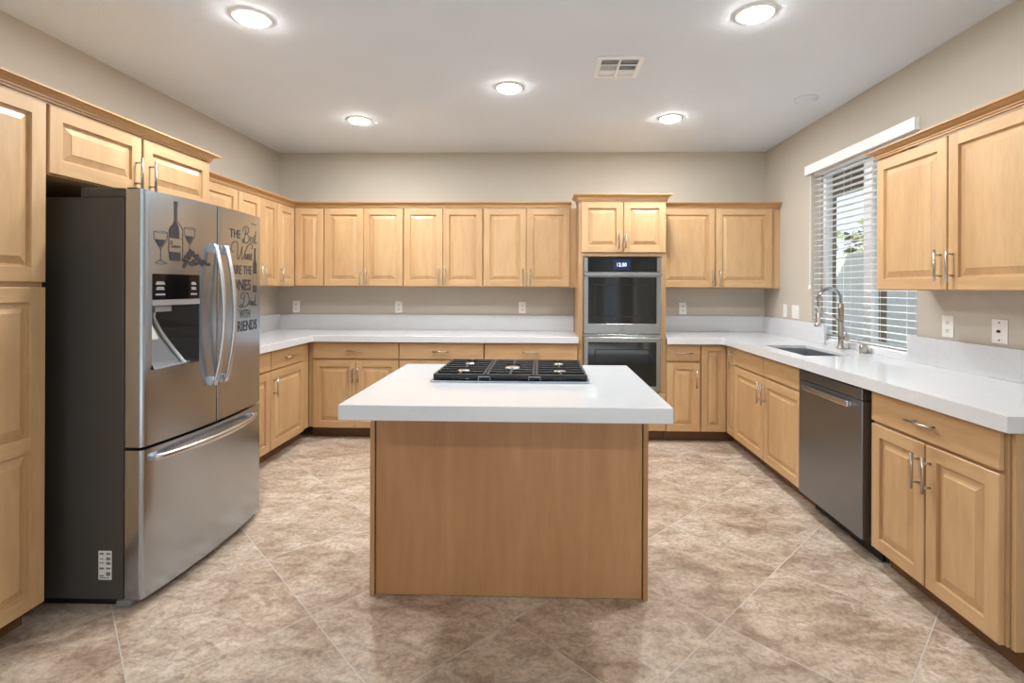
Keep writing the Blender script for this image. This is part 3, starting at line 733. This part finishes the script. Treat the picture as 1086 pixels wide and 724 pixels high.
# recess: side walls, curved back
b = new(); bk = []
prof = [(1.255, -.095), (1.20, -.097), (1.15, -.092), (1.10, -.078), (1.05, -.058), (1.01, -.040), (.992, -.030), (.984, -.012), (.984, -.002)]
yb = lambda z: h1 - .150 + .095 * max(0, min(1, (1.20 - z) / .20))
for z, d in prof: bk.append([b.verts.new((yc(2.2) + d, y, z)) for y in (h0 + .001, yb(z))])
for A, B in zip(bk, bk[1:]): f = b.faces.new((A[0], A[1], B[1], B[0])); f.smooth = True
rec = ML(b, 'dispenser_recess', GREYPL, fl)
b = new()
P = [(yc(2.2) + d, z) for z, d in prof]
for y1_ in (h1 - .0005,):
    A = [b.verts.new((x, yb(z), z)) for x, z in P]; B = [b.verts.new((yc(h1) - .001, y1_, z)) for x, z in P]
    for k in range(len(P) - 1): b.faces.new((A[k], A[k + 1], B[k + 1], B[k]))
A = [b.verts.new((x, h0 + .0008, z)) for x, z in P]; q1 = b.verts.new((yc(h0) - .001, h0 + .0008, 1.255)); q0 = b.verts.new((yc(h0) - .001, h0 + .0008, .984))
b.faces.new(A + [q0, q1])
b2 = [(yc(h0), h0 + .001), (yc(h1) - .001, h1 - .001), (yc(2.2) - .096, h1 - .15), (yc(2.2) - .096, h0 + .001)]
b.faces.new([b.verts.new((x, y, 1.2555)) for x, y in b2])
ML(b, 'recess_lining', BLACK, rec)
b = new(); tube(b, [(x + .006, yb(z) - .004, z) for x, z in P[:-1]], .009, 10); ML(b, 'chute_edge', SILVPL, rec)
b = new(); prism(b, [(-1.728, h0 + .004), (-1.650, h0 + .02), (-1.650, h0 + .115), (-1.728, h0 + .108)], 1.228, 1.2545); ML(b, 'nozzle_housing', GREYPL, rec)
b = new(); A = [(-1.735, 1.222), (-1.722, 1.222), (-1.668, 1.110), (-1.680, 1.105)]
V0 = [b.verts.new((x, h0 + .03, z)) for x, z in A]; V1 = [b.verts.new((x, h0 + .062, z)) for x, z in A]
b.faces.new(V0); b.faces.new(V1[::-1]); [b.faces.new((V0[k], V1[k], V1[(k + 1) % 4], V0[(k + 1) % 4])) for k in range(4)]
ML(b, 'paddle', WHITE, rec)
b = new(); box(b, -1.672, yc(h0) + .002, h0 + .001, h1 - .001, .9835, .990, .001); ML(b, 'drip_tray', SILVPL, rec)
# energy label on the side
b = new(); box(b, -1.838, -1.782, FY0 - .0008, FY0 - .0001, .118, .238); st = ML(b, 'spec_sticker', LABEL, body)
b = new()
for x, w, z, hh in ((-1.824, .018, .226, .008), (-1.796, .018, .226, .008), (-1.824, .016, .204, .004), (-1.796, .018, .205, .012), (-1.824, .020, .188, .004), (-1.796, .018, .186, .012), (-1.824, .020, .165, .008), (-1.796, .018, .165, .008), (-1.796, .018, .142, .016), (-1.824, .020, .134, .005), (-1.812, .044, .126, .004)):
    box(b, x - w / 2, x + w / 2, FY0 - .0012, FY0 - .0009, z - hh / 2, z + hh / 2)
ML(b, 'sticker_print', PRINT, st)
# wine decal, left door
def DT_(y, z): return Vector((xbow(y) + .0012, y, z))
def poly(b, pts):
    try: b.faces.new([b.verts.new(DT_(y, z)) for y, z in pts])
    except ValueError: pass
def cr(pts, n=6):
    P = [Vector(p) for p in pts]; P = [P[0] * 2 - P[1]] + P + [P[-1] * 2 - P[-2]]; out = []
    for i in range(1, len(P) - 2):
        for k in range(n):
            t = k / n; a, c, d, e = P[i - 1:i + 3]
            out.append(.5 * ((2 * c) + (d - a) * t + (2 * a - 5 * c + 4 * d - e) * t * t + (3 * c - a - 3 * d + e) * t ** 3))
    return out + [P[-2]]
def stroke(b, pts, w=.0016, smooth=True):
    Q = cr(pts) if smooth and len(pts) > 2 else [Vector(p) for p in pts]
    L, R = [], []
    for i, p in enumerate(Q):
        d = (Q[min(i + 1, len(Q) - 1)] - Q[max(i - 1, 0)]); d = d.normalized() if d.length > 1e-9 else Vector((1, 0)); nn = Vector((-d.y, d.x)) * w
        L.append(b.verts.new(DT_(*(p + nn)))); R.append(b.verts.new(DT_(*(p - nn))))
    for i in range(len(Q) - 1): b.faces.new((L[i], L[i + 1], R[i + 1], R[i]))
b = new()
bx0, bx1 = 2.177, 2.254
# bottle: neck, dark left body with pale highlight band, label outline, dark foot
poly(b, [(2.204, 1.716), (2.224, 1.718), (2.224, 1.694), (2.216, 1.692), (2.216, 1.630), (2.206, 1.628), (2.205, 1.69)])
poly(b, [(2.205, 1.632), (2.217, 1.632), (2.222, 1.62), (2.232, 1.60), (2.234, 1.58), (2.234, 1.552), (2.178, 1.556), (2.178, 1.588), (2.186, 1.602), (2.20, 1.616)])
stroke(b, [(2.221, 1.694), (2.222, 1.635), (2.240, 1.612), (2.252, 1.595), (2.254, 1.57), (2.254, 1.50), (2.254, 1.462)], .0013)
stroke(b, [(2.178, 1.556), (2.178, 1.50), (2.178, 1.49)], .0012, False); stroke(b, [(2.178, 1.554), (2.254, 1.552)], .001, False)
poly(b, [(2.178, 1.492), (2.240, 1.490), (2.240, 1.455), (2.190, 1.456), (2.181, 1.462)])
stroke(b, [(2.184, 1.522), (2.190, 1.54), (2.196, 1.532), (2.192, 1.514), (2.198, 1.51), (2.204, 1.52), (2.208, 1.51), (2.214, 1.521), (2.218, 1.51), (2.224, 1.52), (2.228, 1.511), (2.236, 1.52), (2.240, 1.512)], .0012)
stroke(b, [(2.181, 1.462), (2.19, 1.454), (2.215, 1.452), (2.245, 1.455), (2.254, 1.462)], .0013)
def goblet(b, x0, x1, zr, zw, zt, zb, w=.0011):
    c = (x0 + x1) / 2; h = (x1 - x0) / 2
    stroke(b, [(x0, zr), (x0 + .004, zw), (c - h * .5, (zw + zt) / 2), (c, zt), (c + h * .5, (zw + zt) / 2), (x1 - .004, zw), (x1, zr)], w)
    stroke(b, [(x0, zr), (c, zr + .004), (x1, zr), (c, zr - .004), (x0, zr)], w * .8)
    poly(b, [(x0 + .007, zw), (x1 - .010, zw), (c + h * .3, (zw + zt) / 2), (c, zt + .004), (c - h * .4, (zw + zt) / 2)])
    if zb: stroke(b, [(c, zt), (c, zb + .012)], w, False); stroke(b, [(c - .026, zb), (c - .012, zb + .008), (c, zb + .014), (c + .014, zb + .008), (c + .028, zb), (c, zb - .005), (c - .026, zb)], w)
goblet(b, 2.103, 2.171, 1.572, 1.540, 1.502, 1.438); goblet(b, 2.262, 2.328, 1.606, 1.570, 1.534, None)
stroke(b, [(2.295, 1.534), (2.294, 1.505)], .0011, False)
def disc(b, y, z, rr, n_=14): poly(b, [(y + rr * math.cos(2 * PI * k / n_), z + rr * math.sin(2 * PI * k / n_)) for k in range(n_)])
for y, z in ((2.298, 1.502), (2.316, 1.494), (2.286, 1.488), (2.304, 1.484), (2.326, 1.480), (2.345, 1.482), (2.272, 1.474), (2.292, 1.470), (2.338, 1.466), (2.358, 1.466), (2.262, 1.458), (2.280, 1.452), (2.318, 1.456), (2.352, 1.450), (2.374, 1.458), (2.268, 1.440), (2.298, 1.444), (2.332, 1.444), (2.372, 1.444), (2.392, 1.452), (2.404, 1.444), (2.310, 1.440), (2.262, 1.430), (2.422, 1.444)): disc(b, y, z, .0096 if y < 2.40 else .0078)
ML(b, 'wine_decal', DECAL, fl)
# verse decal, right door
b = new(); TT = lambda y, z: DT_(y, z)
text_mesh('THE', 2.586, 2.687, 1.596, 1.641, TT, 0, b); text_mesh('ARE THE', 2.608, 2.812, 1.405, 1.453, TT, 0, b)
text_mesh('ONES', 2.600, 2.803, 1.317, 1.378, TT, .010, b); text_mesh('WITH', 2.679, 2.795, 1.165, 1.212, TT, -.008, b); text_mesh('FRIENDS', 2.634, 2.880, 1.094, 1.152, TT, .008, b)
text_mesh('SAMSUNG', 2.802, 2.868, 1.688, 1.697, TT, 0, b)
def script(b, y0, y1, z0, z1, strokes, w=.0019):
    for s in strokes: stroke(b, [(y0 + (y1 - y0) * u, z0 + (z1 - z0) * v) for u, v in s], w)
script(b, 2.709, 2.872, 1.574, 1.670, [
    [(.24, .90), (.17, .55), (.10, .15), (.04, .04), (-.02, .12), (.02, .24), (.10, .18)],
    [(.04, .66), (.05, .86), (.20, .99), (.36, .96), (.42, .82), (.34, .64), (.20, .55), (.36, .52), (.44, .34), (.36, .12), (.22, .04), (.10, .10)],
    [(.48, .22), (.58, .30), (.60, .42), (.54, .44), (.50, .30), (.54, .12), (.62, .10), (.69, .24)],
    [(.69, .24), (.76, .50), (.77, .34), (.80, .18), (.72, .08)], [(.80, .14), (.88, .40), (.95, .86)], [(.95, .86), (.89, .30), (.91, .10), (1.0, .20)], [(.82, .54), (1.0, .60)]])
script(b, 2.595, 2.825, 1.478, 1.578, [
    [(.10, .40), (.02, .52), (.03, .78), (.14, .98), (.26, .96), (.29, .70), (.27, .30), (.30, .06), (.38, .26), (.46, .66), (.48, .76), (.46, .40), (.48, .08), (.56, .22), (.62, .52), (.72, .82), (.84, .97), (.96, .94), (.99, .80), (.92, .74)],
    [(.60, .12), (.645, .42), (.635, .16), (.66, .10), (.70, .24)], [(.70, .10), (.715, .40), (.72, .12), (.755, .40), (.775, .36), (.77, .12), (.81, .18)],
    [(.81, .20), (.855, .30), (.845, .42), (.82, .30), (.84, .10), (.885, .18)], [(.885, .18), (.93, .44), (.945, .26), (.93, .08), (.89, .12)], [(.650, .56), (.655, .60)]])
script(b, 2.686, 2.878, 1.222, 1.307, [
    [(.26, .88), (.22, .50), (.15, .14), (.06, .02), (-.01, .10), (.05, .22), (.18, .10), (.32, .06), (.48, .30), (.50, .66), (.38, .94), (.20, .98), (.07, .86), (.06, .66), (.14, .60)],
    [(.50, .12), (.55, .44), (.60, .40), (.58, .14)], [(.62, .10), (.655, .40), (.65, .14), (.69, .14)], [(.69, .10), (.71, .40), (.72, .14), (.77, .40), (.79, .14), (.83, .18)],
    [(.83, .08), (.90, .78)], [(.93, .44), (.86, .26), (.95, .08), (1.0, .16)], [(.665, .54), (.67, .60)]])
poly(b, [(2.846, 1.556), (2.859, 1.558), (2.859, 1.512), (2.862, 1.490), (2.875, 1.470), (2.876, 1.412), (2.830, 1.412), (2.830, 1.470), (2.842, 1.490), (2.845, 1.512)])
stroke(b, [(2.831, 1.412), (2.831, 1.345)], .001, False); stroke(b, [(2.875, 1.412), (2.875, 1.345)], .001, False)
poly(b, [(2.830, 1.345), (2.876, 1.345), (2.875, 1.306), (2.831, 1.306)])
ML(b, 'verse_decal', DECAL, frd)

# ------------------------------------------------------------------ island
r = thing('kitchen_island', 'maple island with a white quartz top in the middle of the kitchen', 'island', (-.137, 2.45, 0))
ix0, ix1 = -.741, .459
b = new(); box(b, ix0 + .024, ix1 - .024, 2.181, 2.196, .003, .857, .001); loc_obj('back_panel', b, ISL, r)
b = new(); box(b, ix0, ix0 + .020, 2.172, 2.745, 0, .857, .001); loc_obj('end_panel', b, ISL, r)
b = new(); box(b, ix1 - .020, ix1, 2.172, 2.745, 0, .857, .001); loc_obj('end_panel', b, ISL, r)
b = new(); box(b, ix0 + .021, ix1 - .021, 2.197, 2.725, .102, .857); loc_obj('carcass', b, WV, r)
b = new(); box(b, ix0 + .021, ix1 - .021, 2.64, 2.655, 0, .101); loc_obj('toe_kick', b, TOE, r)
TI = Matrix.Translation((ix1 - .022 - r.location.x, 2.7255 - r.location.y, 0)) @ Matrix.Rotation(PI, 4, 'Z')
wi = (ix1 - ix0 - .044) / 2
for k in range(2):
    add_door(r, TI, k * wi + .003, (k + 1) * wi - .003, PB, PT, (wi - .03 if k == 0 else wi + .03, .578)); add_drawer(r, TI, k * wi + .003, (k + 1) * wi - .003, DB, DT)
b = new(); prism(b, [(-.734, 1.803), (.469, 1.797), (.469, 2.784), (-.745, 2.784)], CT0, CT1); loc_obj('worktop', b, QZ, r, bev=.003)

# cooktop
r = thing('gas_cooktop', 'black five-burner gas cooktop set in the island top', 'cooktop', (-.140, 2.49, CT1 + .0005))
cx = r.location.x
b = new(); box(b, -.357, .357, -.245, .252, 0, .008, .002); obj('steel_rim', b, SS, r)
b = new(); box(b, -.345, .345, -.230, .240, .0082, .013, .002); obj('cook_surface', b, GLOSSBLK, r)
BURN = ((-.228, .13, .036), (-.228, -.10, .042), (0, .01, .055), (.228, .13, .036), (.228, -.10, .042))
def grate(x0, x1, y0, y1):
    b = new(); zt = .036
    # outer frame with feet, then finger bars
    for y in (y0, y1 - .014): box(b, x0, x1, y, y + .014, .017, zt, .003)
    for x in (x0, x1 - .012): box(b, x, x + .012, y0 + .014, y1 - .014, .022, zt, .003)
    for x in (x0 + .004, x1 - .018):
        for y in (y0 + .002, y1 - .016): box(b, x, x + .014, y, y + .014, .0135, .024, .002)
    k = 7
    for i in range(1, k):
        y = y0 + (y1 - y0 - .014) * i / k; cuts = [(x0 + .006, x1 - .006)]
        for bx_, by_, br in BURN:
            if x0 < bx_ < x1 and abs(y + .006 - by_) < br + .006: cuts = [(x0 + .006, bx_ - br * .62), (bx_ + br * .62, x1 - .006)]
        for a_, c_ in cuts: box(b, a_, c_, y + .001, y + .011, .024, zt + .002, .003)
    for xm in ((x0 + x1) / 2,):
        for ya, yb in ((y0 + .014, -.165), (-.035, .065), (.19, y1 - .014)) if abs(xm) > .05 else ((y0 + .014, -.05), (.07, y1 - .014)): box(b, xm - .005, xm + .005, ya, yb, .0245, zt + .0015, .003)
    obj('grate', b, IRON, r)
for a, c in ((-.345, -.112), (-.110, .110), (.112, .345)): grate(a, c, -.236, .240)
def burner(x, y, rr):
    b = new(); lathe(b, [(rr, .0135), (rr, .018), (rr * .8, .020)], (x, y, 0), 24); bo = obj('burner', b, SSD, r)
    b = new(); lathe(b, [(rr * .72, .0202), (rr * .74, .031), (rr * .55, .0335)], (x, y, 0), 24); obj('burner_cap', b, SSH, bo)
for x, y, rr in BURN: burner(x, y, rr)
for k, x in enumerate((-.115, .110)):
    b = new(); tube(b, [(x - .026, -.2415, .012), (x - .026, -.2415, .026), (x + .026, -.2415, .026), (x + .026, -.2415, .012)], .0018, 6); obj('grate_clip', b, SSH, r)

# ------------------------------------------------------------------ outlets and switches
def plate(name, label, loc, rot, w, slots, group=None):
    r = thing(name, label, name.replace('_', ' ').split()[-1] if name != 'cable_plate' else 'wall plate', loc, rot, group)
    b = new(); box(b, -w / 2, w / 2, -.006, -.0003, -.058, .058, .002); obj('cover_plate', b, WHITE, r)
    if slots == 'outlet':
        for zc in (-.021, .021):
            b = new(); box(b, -.017, .017, -.0075, -.0061, zc - .015, zc + .015, .0005); f_ = obj('receptacle', b, WHITE, r)
            b = new()
            for x in (-.0065, .0065): box(b, x - .0015, x + .0015, -.0079, -.0076, zc - .004, zc + .007)
            box(b, -.003, .003, -.0079, -.0076, zc - .011, zc - .006); obj('slot', b, SLOT, f_)
    elif slots == 'jack':
        b = new(); lathe(b, [(.007, -.014), (.007, -.0062)], (0, 0, 0), 14, 'y'); obj('jack', b, SLOT, r)
        for zc in (-.042, .042):
            b = new(); lathe(b, [(.004, -.0072), (.004, -.0062)], (0, 0, zc), 10, 'y'); obj('screw', b, SLOT, r)
    else:
        for x in slots:
            b = new(); box(b, x - .016, x + .016, -.009, -.0061, -.033, .033, .001); obj('rocker', b, WHITE, r)
GO = 'white outlets above the worktops'
for x, lb in ((-2.461, 'white outlet on the back wall nearest the left corner'), (-1.426, 'white outlet on the back wall, second from the left corner'), (-.191, 'white outlet on the back wall just left of the oven tower'), (1.39, 'white outlet on the back wall just right of the oven tower')):
    plate('wall_outlet', lb, (x, YW, 1.139), 0, .072, 'outlet', GO)
plate('light_switch', 'narrow white switch on the window wall nearest the back corner', (XR, 4.589, 1.140), -PI / 2, .072, [0])
plate('light_switch', 'wide white double switch between the narrow switch and the sink window', (XR, 4.404, 1.138), -PI / 2, .118, [-.024, .024])
plate('wall_outlet', 'white outlet under the wall cabinet right of the window', (XR, 2.771, 1.139), -PI / 2, .076, 'outlet', GO)
plate('cable_plate', 'white cable jack plate on the wall, nearest the camera', (XR, 2.464, 1.139), -PI / 2, .082, 'jack')

# ------------------------------------------------------------------ window blind
r = thing('window_blind', 'white horizontal slat blind lowered over the sink window', 'blind', (XR + .036, 3.575, .95))
by0, by1 = -.565, .565
b = new(); box(b, -.072, -.060, -.597, .628, 1.312, 1.388, .004); box(b, -.0595, -.0375, -.597, -.586, 1.314, 1.386, .002); box(b, -.0595, -.0375, .617, .628, 1.314, 1.386, .002); obj('valance', b, WHITETRIM, r)
b = new(); box(b, -.025, .025, by0, by1, 1.300, 1.345, .002); obj('head_rail', b, WHITETRIM, r)
z = .022; k = 0
while z < 1.285:
    b = new(); A = []
    for t in (-1, -.5, 0, .5, 1): A.append((t * .024, -.0022 * t * t))
    for a, c in zip(A, A[1:]):
        v = [b.verts.new((x, y, z + h + d)) for x, h in (a, c) for y in (by0, by1) for d in (0, .0022)]
        for q in ((0, 2, 3, 1), (4, 5, 7, 6), (0, 1, 5, 4), (2, 6, 7, 3), (0, 4, 6, 2), (1, 3, 7, 5)): b.faces.new([v[i] for i in q])
    obj('slat', b, WHITETRIM, r); z += .0445; k += 1
b = new(); box(b, -.025, .025, by0, by1, -.010, .010, .003); obj('bottom_rail', b, WHITETRIM, r)
for y in (.48, .16, -.16, -.48):
    b = new()
    for x in (-.026, .026): tube(b, [(x, y, .0), (x, y, 1.302)], .0014, 5)
    obj('ladder_cord', b, WHITETRIM, r)
b = new(); tube(b, [(-.050, .578, 1.32), (-.050, .578, .42)], .0022, 6); lathe(b, [(.004, .42), (.010, .392), (.010, .38)], (-.050, .578, 0), 12); obj('pull_cord', b, WHITETRIM, r)

# ------------------------------------------------------------------ ceiling fittings
def downlight(x, y, label):
    r = thing('recessed_downlight', label, 'ceiling light', (x, y, CZ), 0, 'recessed ceiling downlights')
    b = new(); pr = [(.098, -.0005), (.096, -.006), (.080, -.010), (.074, -.006), (.074, -.0005)]; n_ = 36; rg = []
    for rr, h in pr: rg.append([b.verts.new((rr * math.cos(2 * PI * j / n_), rr * math.sin(2 * PI * j / n_), h)) for j in range(n_)])
    for A, B in zip(rg, rg[1:]):
        for j in range(n_): f = b.faces.new((A[j], A[(j + 1) % n_], B[(j + 1) % n_], B[j])); f.smooth = True
    obj('trim_ring', b, WHITETRIM, r)
    b = new(); lathe(b, [(.0735, -.001), (.073, -.014), (.060, -.022), (.02, -.027)], (0, 0, 0), 32); obj('lens', b, LENS, r)
    ld = bpy.data.lights.new('lamp', 'AREA'); ld.shape = 'DISK'; ld.size = .14; ld.energy = LAMP_W; ld.color = LAMP_COL
    lo = bpy.data.objects.new('lamp', ld); COL.objects.link(lo); lo.location = (0, 0, -.030); lo.parent = r
for x, y, lb in ((-1.451, 2.482, 'round recessed ceiling light above the refrigerator, near left'), (1.035, 2.487, 'round recessed ceiling light near right, before the air vent'), (-.223, 3.379, 'round recessed ceiling light in the middle, left of the air vent'),
                 (-1.47, 4.02, 'small bright round ceiling light at the far left'), (1.01, 4.007, 'round recessed ceiling light at the far right, before the oven tower'),
                 (-1.45, -1.4, 'added fill ceiling light, unseen behind the camera on the left'), (1.03, -1.4, 'added fill ceiling light, unseen behind the camera on the right')): downlight(x, y, lb)  # last two are unseen fill lights, added behind the camera
# air vent
r = thing('ceiling_vent', 'white rectangular air vent with dark louvres in the ceiling', 'vent', (.457, 3.075, CZ))
vx, vy = .136, .140
b = new(); cells(b, [-vx, -vx + .028, -.006, .006, vx - .028, vx], [-vy, -vy + .028, -.042, -.034, .034, .042, vy - .028, vy], lambda i, j: not (i in (1, 3) and j in (1, 3, 5)), -.010, -.0005); obj('frame', b, WHITETRIM, r, bev=.002)
b = new(); box(b, -vx + .02, vx - .02, -vy + .02, vy - .02, -.0035, -.0004); obj('duct_shade', b, DUCT, r)  # dark sheet stands in for the shade inside the duct
b = new()
for sx in (0, 1):
    xa, xb = (-vx + .029, -.007) if sx == 0 else (.007, vx - .029)
    for k in range(9):
        x = xa + .004 + (xb - xa - .008) * k / 8; tl = .003 if sx == 0 else -.003
        v = [b.verts.new(p) for p in ((x - tl, -.033, -.0042), (x - tl, .033, -.0042), (x + tl, .033, -.0095), (x + tl, -.033, -.0095))]; b.faces.new(v)
    for k in range(4):
        for ya, tl in ((-vy + .032, -.005), (.046, .006)):
            y = ya + .015 * k
            b.faces.new([b.verts.new(p) for p in ((xa, y, -.0042), (xb, y, -.0042), (xb, y + tl + .003, -.0095), (xa, y + tl + .003, -.0095))])
obj('louvre', b, WHITETRIM, r)
b = new(); box(b, -.002, .012, vy - .012, vy + .020, -.016, -.0102, .002); obj('damper_lever', b, WHITETRIM, r)
b = new(); lathe(b, [(.078, -.0005), (.078, -.008), (.062, -.012), (.060, -.024), (.050, -.028)], (1.861, 3.612, CZ), 32)
tag(obj('smoke_detector', b, CEIL), 'round white detector disc on the ceiling near the window', 'smoke detector')
